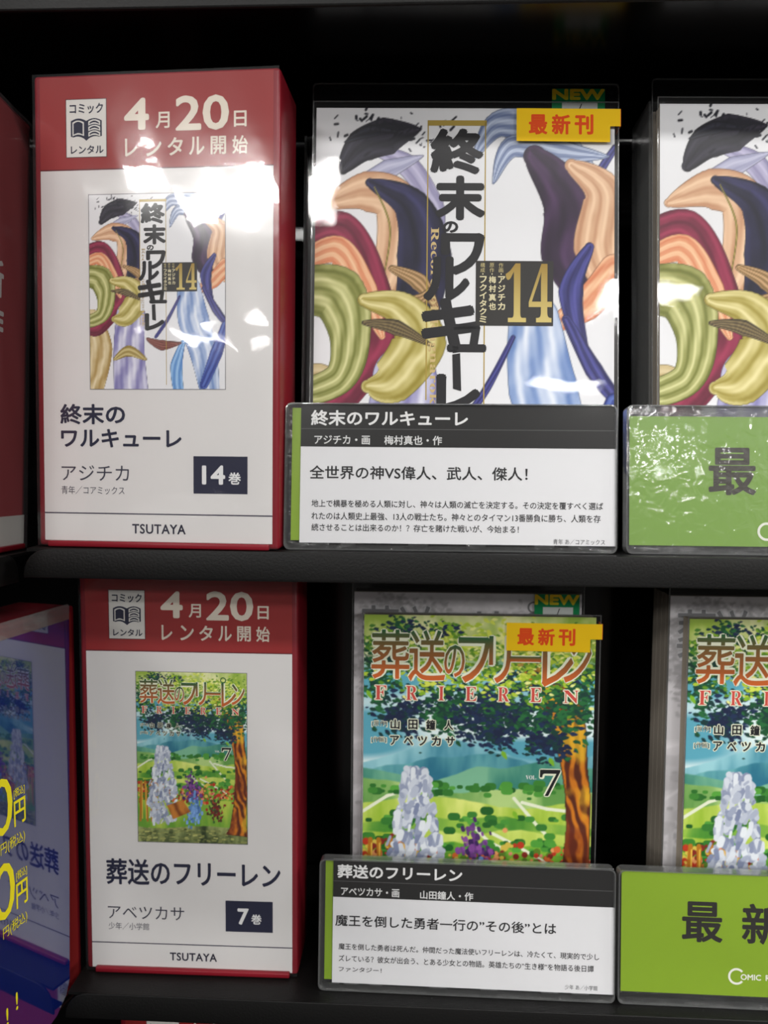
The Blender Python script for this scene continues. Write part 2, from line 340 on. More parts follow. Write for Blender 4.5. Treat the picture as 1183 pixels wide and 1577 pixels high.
def art_landscape(W, H, grey=False):
    w, h = 112., 174.
    c = Canvas(W, H, w, h, (.45, .74, .80)); X, Z = c.X, c.Z
    rnd = random.Random(11); pi = math.pi
    asp = w/h
    n1 = fbm(H, W, 4, 5); n2 = fbm(H, W, 9, 15); n3 = fbm(H, W, 22, 25); n4 = fbm(H, W, 45, 35)
    def mixc(a, b, t): t = np.clip(t, 0, 1)[..., None]; return np.array(a)*(1-t)+np.array(b)*t
    # sky with painted clouds
    st = fbm(H, W, 3, 77, 3.0)
    c.a = mixc((.36, .66, .74), (.90, .96, .96), (_noise(H, W, 16, 3, 8)-.34)*3.0)
    # hills
    def hill(zs, c0, c1, seed, edge=.8):
        xs = np.linspace(0, w, len(zs)); hz = np.interp(X[0], xs, zs)+(fbm(H, W, 8, seed)[0]-.5)*2.2
        m = np.clip((hz[None, :]-Z)/edge, 0, 1); n = fbm(H, W, 10, seed+3, 2.5)
        col = mixc(c0, c1, (n-.3)*2.4+(Z-hz[None, :]+10)*.02); c.a = c.a*(1-m[..., None])+col*m[..., None]
    hill([101, 104, 108, 113, 114, 110, 107, 103, 101, 104, 106], (.30, .58, .66), (.62, .83, .86), 101)
    hill([96, 100, 101, 104, 104, 106, 107, 103, 99, 98, 100], (.16, .45, .55), (.45, .72, .72), 111)
    hill([99, 97, 95, 92, 96, 100, 99, 101, 104, 103, 100], (.22, .52, .46), (.50, .74, .60), 121)
    hill([93, 92, 90, 88, 86, 87, 89, 90, 91, 90, 88], (.40, .62, .30), (.72, .84, .52), 131)
    hill([80, 82, 84, 85, 84, 82, 80, 80, 81, 82, 82], (.62, .76, .22), (.88, .92, .50), 141)
    hill([70, 72, 74, 74, 73, 74, 75, 74, 72, 71, 70], (.22, .52, .16), (.60, .76, .28), 151)
    hill([66, 66, 66, 68, 67, 66, 68, 68, 66, 66, 66], (.62, .74, .22), (.84, .90, .46), 161)
    hill([58, 58, 57, 60, 62, 60, 58, 60, 62, 60, 58], (.16, .46, .14), (.50, .72, .22), 171)
    hill([44, 44, 42, 44, 44, 45, 44, 44, 45, 44, 44], (.40, .62, .18), (.72, .80, .30), 181)
    hill([16, 15, 15, 16, 17, 18, 18, 18, 17, 16, 15], (.16, .22, .10), (.62, .66, .40), 191)
    for P in ([(74, 84), (80, 77), (86, 70), (90, 66)], [(78, 82), (90, 79), (100, 78)], [(0, 76), (12, 84), (24, 88)], [(54, 70), (62, 62), (70, 58)], [(64, 66), (76, 60), (90, 52)]):
        c.stroke(P, .8, (.93, .95, .84))
    # far tree clumps and autumn shrubs
    for i in range(150):
        x = rnd.uniform(0, 112); z = rnd.choice([rnd.gauss(88, 1.5), rnd.gauss(72, 2), rnd.gauss(60, 2)]); r = rnd.uniform(.8, 2.6)
        g = rnd.random(); c.stroke([(x, z), (x+r, z)], r*.8, (.10+.25*g, .36+.3*g, .12+.12*g))
    for i in range(420):
        x = rnd.uniform(0, 112); z = rnd.gauss(50 if x > 30 else 54, 4.5); r = rnd.uniform(.5, 1.9)
        if 38 < x < 60 and z > 55: continue
        c.stroke([(x, z), (x, z)], r, rnd.choice([(.74, .22, .12), (.85, .42, .20), (.90, .62, .38), (.52, .16, .12), (.84, .74, .30), (.35, .5, .15), (.88, .55, .45)]))
    for x in (4, 8, 14, 20):
        c.stroke([(x, 62), (x+rnd.uniform(-2, 2), 22)], 1.1, (.72, .46, .12)); c.stroke([(x+.6, 60), (x+.8, 24)], .35, (.93, .75, .3))
    for i in range(160):
        x = rnd.uniform(0, 112); z = rnd.uniform(0, 15); g = rnd.random()
        c.stroke([(x, z), (x+rnd.uniform(1, 4), z+rnd.uniform(-.4, .4))], rnd.uniform(.3, 1), (.25+.5*g, .30+.45*g, .14+.3*g))
    # a pale blossoming bush and a violet one
    for i in range(330):
        t = rnd.random(); z = 22+t*76; hw = 15-9*abs(t-.30)-8*max(0, t-.55)
        x = 26+rnd.uniform(-1, 1)*hw; g = rnd.random()
        c.stroke([(x, z), (x+rnd.uniform(-2, 2), z-rnd.uniform(1, 5))], rnd.uniform(.5, 1.8), (.50+.42*g, .54+.40*g, .66+.30*g))
    for i in range(110):
        x = rnd.gauss(56, 4.0); z = rnd.gauss(56, 7); g = rnd.random()
        c.stroke([(x, z), (x+.3, z-1)], rnd.uniform(.4, 1.4), (.22+.35*g, .12+.2*g, .34+.3*g))
    for i in range(90):
        x = rnd.gauss(58, 3.5); z = rnd.gauss(34, 7); g = rnd.random()
        c.stroke([(x, z), (x, z-2)], rnd.uniform(.5, 1.4), (.25+.3*g, .42+.3*g, .65+.3*g))
    c.folds([(30, 38), (46, 44), (54, 32), (36, 24)], (.50, .26, .08), (.80, .50, .18), .6, 1, 3, curve=False)
    for i in range(100):
        x = rnd.gauss(80, 4.0); z = rnd.gauss(34, 7)
        c.stroke([(x, z), (x, z-1)], rnd.uniform(.4, 1.3), rnd.choice([(.45, .10, .10), (.62, .20, .14), (.2, .36, .16), (.3, .2, .12)]))
    # trunk
    L = [(72, 156), (77, 144), (84, 132), (91, 118), (96, 104), (99, 88), (100, 70), (98, 40), (94, 16), (90, 10), (112, 8), (110, 20), (111, 60), (111, 84), (109, 100), (108, 118), (106, 132), (100, 138), (92, 142), (84, 152), (78, 160)]
    c.folds(L, (.34, .14, .06), (.82, .48, .10), .25, 2.6, 201, (.18, .08, .06), curve=False, warp=1.8, sharp=1.6)
    m = c.mask(L, False); g = np.clip((n2-.52)*6, 0, 1)*m; c.put(g*.75, (.92, .74, .16)); g = np.clip((.42-n2)*6, 0, 1)*m; c.put(g*.8, (.42, .15, .08))
    # leaf canopy: masses of small leaf strokes
    def leaves(n, f, cols, r0, r1):
        for i in range(n):
            x, z = f(); a = rnd.uniform(-.9, .5); l = rnd.uniform(r0, r1)
            c.stroke2((x, z), (x+l*math.cos(a), z+l*math.sin(a)), l*.32, rnd.choice(cols))
    navy = [(.08, .13, .26), (.10, .18, .32), (.06, .22, .22)]; dk = [(.08, .32, .18), (.14, .42, .22), (.07, .24, .20)]
    md = [(.38, .58, .14), (.52, .70, .16), (.28, .50, .16)]; lt = [(.84, .88, .34), (.93, .94, .58), (.70, .80, .22)]
    leaves(330, lambda: (rnd.gauss(62, 24), rnd.gauss(137, 8)), dk+navy, 1.5, 4)
    for cx_, cz_, sx, sz, cl, n in ((18, 124, 6, 5, navy, 190), (38, 126, 6, 6, dk, 230), (56, 124, 7, 6, navy, 270), (74, 124, 8, 7, navy+dk, 300), (92, 128, 8, 7, dk, 260), (88, 112, 6, 5, navy, 160), (66, 114, 4, 3, navy, 70), (6, 140, 5, 8, dk, 150), (106, 140, 6, 10, dk, 200)):
        leaves(n, lambda: (rnd.gauss(cx_, sx), rnd.gauss(cz_, sz)), cl, 1.2, 3.6)
    m = np.clip((Z-146+8*(n1-.5))/10, 0, 1)*.9; col = mixc((.58, .70, .20), (.95, .93, .66), (n2-.38)*3.2); c.a = c.a*(1-m[..., None])+col*m[..., None]
    for cx_, cz_, s_, cl, n in ((10, 160, 9, md+dk, 170), (35, 158, 10, md+lt, 170), (60, 162, 12, lt, 170), (88, 158, 12, lt+md, 260), (30, 148, 12, md+lt, 220), (60, 148, 14, lt+md, 260), (96, 150, 10, md+lt, 240), (80, 142, 14, md+lt, 150), (18, 168, 5, navy+dk, 60), (38, 167, 5, navy+md, 60), (8, 152, 5, dk, 120)):
        leaves(n, lambda: (rnd.gauss(cx_, s_), rnd.gauss(cz_, s_*.45)), cl, 1.0, 3.0)
    for x, z in ((68, 107), (91, 104), (2, 136), (74, 77)):
        c.stroke2((x, z), (x+2, z-3.4), 1.1, (.50, .72, .16))
    a = np.clip(c.a, 0, 1)
    if grey:
        l = a@np.array([.3, .55, .15]); l = .77+.30*(l-.45); a = np.stack([l, l*.985, l*1.0], -1)
    return np.clip(a, 0, 1)
def _stroke2(s, a, b, r, col):
    # local window version, tapered leaf
    k = s.W/s.w; x0 = min(a[0], b[0])-r; x1 = max(a[0], b[0])+r; z0 = min(a[1], b[1])-r; z1 = max(a[1], b[1])+r
    i0 = max(0, int(x0*k)-1); i1 = min(s.W, int(x1*k)+2); kz = s.H/s.h; j0 = max(0, int(z0*kz)-1); j1 = min(s.H, int(z1*kz)+2)
    if i1 <= i0 or j1 <= j0: return
    X = s.X[j0:j1, i0:i1]; Z = s.Z[j0:j1, i0:i1]
    dx, dz = b[0]-a[0], b[1]-a[1]; L = dx*dx+dz*dz+1e-9
    t = np.clip(((X-a[0])*dx+(Z-a[1])*dz)/L, 0, 1)
    dd = np.hypot(X-a[0]-t*dx, Z-a[1]-t*dz)
    rr = r*np.clip(1.25*np.sqrt(np.clip(1.04-t, 0, 1))*np.clip(t*3+.4, 0, 1), .1, 1) if dx*dx+dz*dz > 1e-6 else r
    m = np.clip((rr-dd)*k+.5, 0, 1)[..., None]
    s.a[j0:j1, i0:i1] = s.a[j0:j1, i0:i1]*(1-m)+np.array(col)*m
Canvas.stroke2 = _stroke2
def _stroke(s, P, r, col, blur=1):
    for a, b in zip(P[:-1], P[1:]):
        dx, dz = b[0]-a[0], b[1]-a[1]
        k = s.W/s.w; kz = s.H/s.h
        i0 = max(0, int((min(a[0], b[0])-r)*k)-1); i1 = min(s.W, int((max(a[0], b[0])+r)*k)+2)
        j0 = max(0, int((min(a[1], b[1])-r)*kz)-1); j1 = min(s.H, int((max(a[1], b[1])+r)*kz)+2)
        if i1 <= i0 or j1 <= j0: continue
        X = s.X[j0:j1, i0:i1]; Z = s.Z[j0:j1, i0:i1]; L = dx*dx+dz*dz+1e-9
        t = np.clip(((X-a[0])*dx+(Z-a[1])*dz)/L, 0, 1)
        m = np.clip((r-np.hypot(X-a[0]-t*dx, Z-a[1]-t*dz))*k+.5, 0, 1)[..., None]
        s.a[j0:j1, i0:i1] = s.a[j0:j1, i0:i1]*(1-m)+np.array(col)*m
Canvas.stroke = _stroke
# ------------------------------------------------------------ positions
Z1, Z2, Z3 = -.0404, -.2519, -.4634        # tops of the three shelf boards
DEEP = .455                                 # back panel

# ------------------------------------------------------------ the setting
for nm, bx, m in (('floor', (-4500, 4500, -9500, 900, -1420, -1400), 'floor'), ('ceiling', (-4500, 4500, -9500, 900, 1640, 1660), 'ceil'), ('wall_left', (-4520, -4500, -9500, 900, -1400, 1640), 'wallm'),
                  ('wall_right', (4500, 4520, -9500, 900, -1400, 1640), 'wallm'), ('wall_front', (-4500, 4500, -9520, -9500, -1400, 1640), 'wallm'), ('wall_back', (-4500, 4500, 900, 920, -1400, 1640), 'wallm')):
    tag(G().box(*bx).build(nm, M[m]), kind='structure')

# ------------------------------------------------------------ shelving
def shelf_board(parent, x0, x1, yf, z, drop, name='shelf_board', yb=DEEP*1000-2):
    b = G().box(x0+1, x1, yf+1.2, yb, z-1.5, z-.2).build(name, M['black'], parent)
    G().prism([(x0, z-drop), (x1, z-drop), (x1, z), *[(x0+11-11*math.sin(R(a)), z-11+11*math.cos(R(a))) for a in range(0, 91, 15)]], yf, yf+1.2, .35).build('front_lip', M['black'], b, True)
    G().box(x0+2, x1, yf+1.3, yf+7, z-drop, z-drop+1.2).build('lip_return', M['black'], b)
    return b
u = tag(thing('shelving_frame', (0, 0, 0)), 'black lacquered back board behind the two rows of comics', 'shelving')
G().box(-330, 700, DEEP*1000, DEEP*1000+12, -1395, 330).build('back_panel', M['gloss'], u)
G().box(700.5, 712, 300, DEEP*1000, -1395, 330).build('side_panel', M['gloss'], u)
for lab, a in (('black steel shelf with rounded lip carrying the upper row', (-163.5, 700, 310.1, Z1*1000, 12.4)), ('black steel shelf with lip carrying the lower row', (-162, 700, 334.4, Z2*1000, 12.4)), ('black steel shelf at the bottom edge under the lowest red case', (-161, 700, 350, Z3*1000, 12.4))):
    s = tag(thing('display_shelf', (0, 0, 0)), lab, 'shelf', 'shelves of the comic display'); shelf_board(s, *a)
s = tag(thing('display_shelf', (0, .3075, .1705), 0, 0), 'smooth black shelf overhanging the top of the picture', 'shelf', 'shelves of the comic display')
t = G().box(-290, 700, 1, 143, 0, 2.5).build('shelf_board', M['under'], s); t.rotation_euler = (R(2), 0, 0)
G().box(-290, 700, -1, 1, -.6, 32, .8).build('front_lip', M['black'], t)
# the return unit on the left
u2 = tag(thing('shelving_frame', (0, 0, 0)), 'black shelving standing at a right angle at the left edge', 'shelving')
for (loc, yaw, lean, tilt, xe, drop) in (((-.1836, .35, Z1-.0054), 1.6184, -.0261, .0377, -23, 12.4), ((-.1710, .3600, -.2652), R(78), 0, 0, -30, 12.4)):
    m = Matrix.Translation(loc)@Matrix.Rotation(yaw, 4, 'Z')@Matrix.Rotation(-lean, 4, 'X')@Matrix.Rotation(tilt, 4, 'Y')
    b = G().box(-420, -1, -6, 110, -1.7, -.4).build('shelf_board', M['black'], u2); b.matrix_local = m
    l = G().prism([(-420, -drop), (xe, -drop), *[(xe-11+11*math.cos(R(a)), -11+11*math.sin(R(a))) for a in range(0, 91, 15)], (-420, 0)], -8.4, -7.2, .35).build('front_lip', M['black'], b, True)
G().box(-345, -335, -120, 440, -1395, 330).build('back_panel', M['gloss'], u2)

# ------------------------------------------------------------ pictures shared by the covers
A1 = art_ribbons(300, 440); A2 = art_landscape(290, 450)
PIC1 = picture_mesh('cover_picture', A1, 131, 193, -.10); PIC2 = picture_mesh('cover_picture', A2, 112, 173.8, -.10)
MINI1 = picture_mesh('cover_picture', A1[::2, ::2], 57.3, 79, -.13); MINI2 = picture_mesh('cover_picture', A2[::2, ::2], 52.6, 83, -.13)
GREY2 = picture_mesh('cover_picture', art_landscape(150, 230, True), 113, 183, -.10)

INK = (.10, .095, .11); NAVY = (.11, .12, .22); WHITE = (.90, .90, .89); GOLD = (.68, .58, .25)
def serif(t): return ''.join(chr(0x1D400+ord(ch)-65) if 'A' <= ch <= 'Z' else chr(0x1D41A+ord(ch)-97) if 'a' <= ch <= 'z' else chr(0x1D7CE+int(ch)) if ch.isdigit() else ch for t_ in [0] for ch in t)
def letters1(P, ox=0, oz=0, k=1, kz=None):
    kz = kz or k
    def T(b, x0, x1, z0, z1, col, layer=2, **kw): P.text(b, ox+x0*k, ox+x1*k, oz+z0*kz, oz+z1*kz, col, layer, **kw)
    def Q(x0, x1, z0, z1, col, layer=1): P.rect(ox+x0*k, ox+x1*k, oz+z0*kz, oz+z1*kz, col, layer)
    Q(49, 75, 185.2, 187.6, GOLD); Q(49, 49.5, 64, 187, GOLD); Q(74.2, 74.7, 4 if k < 1 else 60, 187, GOLD); Q(49.6, 74.1, 78, 185.1, (.91, .91, .915), 1) if k < 1 else None
    B = dict(bold=.035)
    for ch, x0, x1, z0, z1 in (('終', 50.2, 73.8, 163.5, 184), ('末', 52.5, 74.6, 143.2, 163), ('の', 56, 62.8, 137.6, 142.8), ('ワ', 55.2, 74.5, 119, 137.6), ('ル', 47.6, 68, 107.5, 127.2), ('キ', 46.8, 72.8, 84.6, 109), ('ュ', 58.2, 75.4, 85, 97.6), ('レ', 53.5, 73, 58, 75.5)):
        T(ch, x0, x1, z0, z1, INK, 3, bold=.045)
    P.shape([(ox+a*k, oz+b*kz) for a, b in ((61, 69), (64.6, 68), (64, 84.6), (60.6, 84))], INK, 3)
    T(serif('Record of Ragnarok'), 49.9, 54.4, 62, 140, (.80, .70, .48), 1, rot=1)
    Q(70.6, 104.4, 96.8, 125.3, (.16, .15, .14), 4)
    T(serif('14'), 83.5, 104, 98.2, 124.4, (.62, .50, .20), 5, bold=-.01, col2=(.82, .74, .44))
    if k == 1 or True:
        for s_, x, z1, st, sz in (('アジチカ', 80.4, 118.6, 3.9, 3.2), ('梅村真也', 76.4, 118.6, 3.9, 3.2), ('フクイタクミ', 72.4, 118.6, 3.5, 3.1)):
            for i, ch in enumerate(s_): T(ch, x-.1, x+sz-.1, z1-st*i-sz, z1-st*i, (.86, .82, .66), 5, bold=.03)
        for s_, x in (('作画・', 80.6), ('原作・', 76.6), ('構成・', 72.6)):
            for i, ch in enumerate(s_): 
                if ch == '・': T(ch, x+.8, x+1.4, 119.2, 119.8, (.86, .82, .66), 5)
                else: T(ch, x, x+2, 124.4-2.2*i-2, 124.4-2.2*i, (.78, .72, .5), 5)
def letters2(P, ox=0, oz=0, k=1, kz=None, grey=False):
    kz = kz or k
    g1, g2 = ((.10, .36, .20), (.80, .38, .15)) if not grey else ((.50, .50, .51), (.55, .55, .56))
    hal = (.93, .94, .84) if not grey else (.78, .78, .79)
    def T(b, x0, x1, z0, z1, col, layer=3, halo=0, **kw):
        if halo: 
            kk = dict(kw); kk.pop('col2', None); kk['bold'] = kw.get('bold', 0)+halo
            e = .42*k; P.text(b, ox+x0*k-e, ox+x1*k+e, oz+z0*kz-e, oz+z1*kz+e, hal, layer-1, **kk)
        P.text(b, ox+x0*k, ox+x1*k, oz+z0*kz, oz+z1*kz, col, layer, **kw)
    for ch, x0, x1, z0, z1 in (('葬', 3.6, 22.2, 142.3, 166.6), ('送', 21.6, 39.6, 141.4, 166.6), ('の', 39, 49, 143.6, 159.5), ('フ', 45.8, 61.4, 141, 163.5), ('リ', 60.6, 71.4, 141, 164.4), ('ー', 70.4, 86, 151.6, 154.4), ('レ', 86.4, 101.5, 139.6, 163.8), ('ン', 96.8, 110.2, 141.8, 163.2)):
        T(ch, x0, x1, z0, z1, g1, 4, .05, bold=.014, col2=g2)
    # the staff-like ring that stands in for the long stroke's head
    for a0 in range(0, 360, 20):
        x, z, r = 88.4, 166.6, 3.0
        P.shape([(ox+(x+rr*math.cos(R(a)))*k, oz+(z+rr*math.sin(R(a)))*kz) for rr, a in ((r, a0), (r, a0+20), (r-.9, a0+20), (r-.9, a0))], g1, 5)
    if grey: return
    for ch, x in zip('FRIERE', (5.4, 20.6, 36.4, 49.4, 65.2, 80.8)): T(serif(ch), x, x+(5.6 if ch != 'I' else 2.9), 132, 139, (.80, .30, .26), 4, .05, bold=0)
    T(serif('N'), 97, 104.5, 131.6, 138, (.80, .30, .26), 4, .05)
    T('[原作]', 4.2, 11.4, 118.6, 121.4, INK, 4, .03, bold=.01); T('[作画]', 4.0, 11.2, 110.6, 113.4, INK, 4, .03, bold=.01)
    for i, ch in enumerate('山田鐘人'): T(ch, 13.2+8.7*i, 17.8+8.7*i, 117.4, 122.4, INK, 4, .06, bold=.04)
    for i, ch in enumerate('アベツカサ'): T(ch, 13+6.8*i, 17.6+6.8*i, 109.4, 114.2, INK, 4, .06, bold=.04)
    T(serif('VOL.'), 79.6, 84.8, 93.6, 95.6, (.94, .95, .94), 4)
    T(serif('7'), 86.4, 96.4, 85.4, 98.6, INK, 4, .04)

# ------------------------------------------------------------ red rental cases
def case_base(name, loc, yaw, lean, tilt=0, off=0, H=193.6):
    t = thing(name, loc, yaw, lean, tilt)
    g = G().box(off, off+103.3, .2, 32, .3, H, 1.6, 3); g.build('case_body', M['red'], t, True)
    G().box(off+5, off+99.5, -2.2, .4, .1, 2.6, .6).build('case_latch', M['red'], t, True)
    return t
def wrap(t, off, H, m, amp=.25):
    r = random.Random(int(H*10)+int(off)); ph = [r.uniform(0, 6) for _ in range(6)]
    f = lambda x, z: amp*(math.sin(x*.09+ph[0]+z*.03)+.6*math.sin(z*.13+ph[1]+x*.05)+.5*math.sin(x*.31+z*.11+ph[2]))
    G().grid(off+.2, off+103.1, .6, H-.3, -1.1, 40, 72, f).build('clear_wrap', m, t, True)
HRED = (.58, .15, .15)
def header(P, zs=0):
    P.rect(13.9, 31.4, 160.1+zs, 183.6+zs, (.30, .14, .16), 1); P.rect(14.2, 31.1, 160.4+zs, 183.3+zs, (.86, .85, .83), 2)
    P.text('コミック', 15.6, 29.9, 177.6+zs, 181.8+zs, NAVY, 3, bold=.035); P.text('レンタル', 16, 30, 161.6+zs, 165, NAVY, 3, bold=.03) if not zs else P.text('レンタル', 16, 30, 161.6+zs, 165+zs, NAVY, 3, bold=.03)
    def arc(x0, x1, za, zb, h, n=6): return [(x0+(x1-x0)*i/n, za+(zb-za)*i/n+h*math.sin(math.pi*i/n)) for i in range(n+1)]
    z = 167+zs
    cm = 22.7
    for s_ in (-1, 1):
        o = [(cm, z-.2), (cm, z+7.4)]+[(cm+s_*6.6*i/6, z+7.4+1.4*math.sin(math.pi*(i+.6)/7.2)) for i in range(7)]+[(cm+s_*6.6, z+1.6)]+[(cm+s_*6.6*(6-i)/6, z+.8*(6-i)/6+1.2*math.sin(math.pi*(6-i)/6)) for i in range(1, 6)]
        P.shape(o if s_ < 0 else o[::-1], NAVY, 3)
    def band(x0, x1, zb, zt, lay, col): 
        P.shape([(x0+(x1-x0)*i/5, zb+.7*math.sin(math.pi*i/5)) for i in range(6)]+[(x1-(x1-x0)*i/5, zt+.8*math.sin(math.pi*i/5)) for i in range(6)], col, lay)
    band(cm-5.9, cm-1.0, z+1.7, z+7.2, 4, (.86, .85, .83)); band(cm-5.4, cm-1.5, z+2.3, z+6.7, 5, NAVY)
    for q in (1.5, 3.7, 5.9):
        band(cm+.9, cm+5.9, z+q-.1, z+q+1.6, 4, (.86, .85, .83)); band(cm+1.4, cm+5.4, z+q+.5, z+q+1.1, 5, NAVY)
    C = (.88, .84, .78)
    P.text('4', 38.7, 49.2, 170.5+zs, 183.2+zs, C, 3, bold=.028); P.text('月', 52, 57.8, 170.9+zs, 177.4+zs, C, 3, bold=.02)
    P.text('20', 60.2, 82.4, 169.6+zs, 183.5+zs, C, 3, bold=.022); P.text('日', 84.4, 89.6, 170.6+zs, 176.9+zs, C, 3, bold=.02)
    for i, ch in enumerate('レンタル開始'):
        x = 39+i*8.95; P.text(ch, x, x+(6.4 if i else 5.2), 160+zs, 167.2+zs, C, 3, bold=.022)
def rental_case(loc, yaw, lean, H, zs, paper_z, mini, title, author, pub, vol, letters, pz0):
    t = case_base('rental_case', loc, yaw, lean, H=H)
    P = Print(-.02)
    P.rect(2.9, 100.6, paper_z-.8, H-1.2, HRED, 0); P.rect(2.9, 100.6, pz0, paper_z, (.86, .85, .845), 1)
    P.rect(2.9, 100.6, paper_z-.2, paper_z+.3, (.36, .10, .13), 2)
    header(P, zs)
    P.build('paper_insert', t)
    ins = [o for o in t.children if o.name.startswith('paper_insert')][0]
    P = Print(-.06)
    for a in title: P.text(*a[:5], NAVY, 3, bold=.03)
    P.text(*author, (.22, .22, .28), 3, bold=.0); P.text(*pub, (.30, .30, .35), 3, bold=.0)
    x0, x1, z0, z1 = vol[0]; P.rect(x0, x1, z0, z1, NAVY, 3)
    P.text(vol[1], *vol[2], (.9, .9, .9), 4, bold=.03); P.text('巻', *vol[3], (.9, .9, .9), 4, bold=.025)
    P.rect(2.9, 100.6, 14.0, 14.5, (.22, .20, .28), 3); P.text('TSUTAYA', 41, 64, 6.0, 10.1, (.13, .12, .2), 3, bold=.028, spacing=1.08)
    P.build('printed_lettering', ins)
    me, mx, mz, k, kz = mini
    pc = link('cover_picture', me, ins, (mx, 0, mz))
    P = Print(-.16); w = me.vertices[len(me.vertices)-1].co.x*1000; h = me.vertices[len(me.vertices)-1].co.z*1000
    for a in ((mx-.25, mx, mz-.25, mz+h+.25), (mx+w, mx+w+.25, mz-.25, mz+h+.25), (mx, mx+w, mz-.25, mz), (mx, mx+w, mz+h, mz+h+.25)): P.rect(*a, (.45, .44, .46), 0)
    letters(P, mx, mz, k, kz)
    P.build('cover_lettering', ins)
    wrap(t, 0, H, M['wrap'] if mini[0] is MINI1 else M['sleeve'], .10 if mini[0] is MINI1 else .06)
    return t
c1 = rental_case((-.1605, .3178, Z1), -.0469, .0228, 193.6, 0, 155.2, (MINI1, 23.5, 66, 57.3/131, 79/193.), [('終末の', 10.2, 38.3, 51.3, 59.8), ('ワルキューレ', 10.4, 62.4, 41.8, 49.5)],
    ('アジチカ', 10.5, 39.8, 27.9, 34.3), ('青年／コアミックス', 10.4, 37.8, 22.2, 25.6), ((67.4, 90.2, 23.1, 38.5), '14', (71, 80.8, 26.9, 34.8), (82.2, 87.4, 27, 32)), letters1, 2.7)
tag(c1, 'red rental case with crinkled wrap, upper shelf, volume 14 card and ribbon picture', 'rental case', 'red rental cases facing out')
c2 = rental_case((-.1588, .3512, Z2), .0077, .0, 194.6, 3.6, 158.1, (MINI2, 26.5, 65.4, 52.6/112, 83/173.8), [('葬送のフリーレン', 10.5, 95, 43.6, 56.6)],
    ('アベツカサ', 11, 48.3, 26.4, 33), ('少年／小学館', 11.2, 31.1, 20.9, 24.5), ((68.4, 91.2, 21.6, 37.1), '7', (74.2, 79.6, 25.2, 33.4), (80.8, 85.8, 25.6, 30.6)), letters2, 1.6)
tag(c2, 'red rental case on the lower shelf with volume 7 card and tree landscape picture', 'rental case', 'red rental cases facing out')
# third row: only its top shows under the lower lip
t = case_base('rental_case', (-.1515, .372, Z3), 0, 0, H=194.6)
P = Print(-.02); P.rect(2.9, 100.6, 1.6, 193.4, HRED, 0); header(P, 3.6); P.build('paper_insert', t)
tag(t, 'red rental case whose top edge peeks out below the lower shelf', 'rental case', 'red rental cases facing out')
# return unit, upper: red poster insert with white foot strip
t = case_base('rental_case', (-.1836, .35, Z1-.0052), 1.6184, -.0261, .0377, off=-103.3)
P = Print(-.02); P.rect(-100.6, -3.2, 15.6, 191.5, (.62, .20, .22), 0); P.rect(-100.6, -1.2, 1.4, 15.6, (.84, .84, .82), 1)
P.text('新', -40.5, -23.8, 109.5, 125.6, (.86, .85, .84), 2, bold=.03); P.text('作', -40.5, -23.4, 91.5, 106.5, (.86, .85, .84), 2, bold=.03)
P.text('TSUTAYA', -62, -39, 6.0, 10.1, (.13, .12, .2), 3, bold=.028); P.build('paper_insert', t)
wrap(t, -103.3, 193.6, M['veiled'], .2)
tag(t, 'red case turned sideways at upper left with white lettering and white foot strip', 'rental case', 'red rental cases facing out')
# return unit, lower: red case behind a blue price film
ti = R(78)
t = case_base('rental_case', (-.1672, .3650, -.2652), ti, 0, 0, off=-103.3, H=190)
P = Print(-.02); P.rect(-100.6, -3, 1.6, 187, HRED, 0); P.build('paper_insert', t)
tag(t, 'red case turned sideways at lower left behind the blue price film', 'rental case', 'red rental cases facing out')
f = thing('price_film', (-.1628, .3515, -.2652), ti)
G().prism([(-110, 0.3), (-27, 0.3), (-18, 2.5), (-11, 8), (-8.5, 14), (-3.0, 186.6), (-110, 186.6)], -1.0, -.7).build('blue_sheet', M['blue'], f)
tag(G().prism([(-110, 186.6), (-3.0, 186.6), (-2.7, 193), (-3.8, 194), (-110, 194)], -1.0, -.7).build('clear_top_strip', M['rim'], f), 'clear top strip')
P = Print(-1.06); Y = (.90, .84, .10)
def TX(s_, x0, x1, z0, z1, *a, **k): P.text(s_, x0+3.6, x1+3.6, z0, z1, *a, **k)
for dz in (0, -36.5):
    TX('0', -58.5, -46.2, 104.5+dz, 129+dz, Y, 1, bold=.0); TX('円', -45.6, -38.6, 104.8+dz, 116+dz, Y, 1, bold=.02)
    TX('[税込]', -45.4, -38.8, 117+dz, 121.5+dz, Y, 1, bold=.01); TX('円(税込)', -53.8, -39.4, 95.6+dz, 101.6+dz, Y, 1, bold=.0)
TX('!', -47.6, -46.4, 24, 32, Y, 1, bold=.02); TX('!', -53.4, -52.2, 21, 29, Y, 1, bold=.02)
P.build('printed_lettering', f)
tag(f, 'glossy blue price film with yellow yen lettering at lower left', 'price film')

# ------------------------------------------------------------ display copies in clear sleeves
def flat_rect_case(t, x0, x1, y0, y1, z1, m=None):
    # hard clear box around the stock behind: open skeleton of plates and bright edges
    m = m or M['hard']
    G().box(x0, x0+1, y0, y1, .5, z1).build('clear_side', M['rim'], t); G().box(x1-1, x1, y0, y1, .5, z1).build('clear_side', M['rim'], t)
    G().box(x0+1, x1-1, y0, y0+.6, .5, z1).build('clear_front', m, t)
    G().box(x0+1, x1-1, y0+.6, y1, z1-.8, z1).build('clear_top', M['smoke'], t)
def sleeve(t, x0, x1, z1, y, m, amp=.15, flap=True):
    f = lambda x, z: amp*(math.sin(x*.06+z*.02)+.6*math.sin(z*.08+x*.04+1))-max(0, amp)
    s = G().grid(x0, x1, .5, z1, y, 36, 50, f).build('clear_sleeve', m, t, True)
    G().ring([(x0, .5), (x1, .5), (x1, z1), (x0, z1)], .45, y-.35, y-.05).build('sleeve_seam', M['rim'], s)
    return s
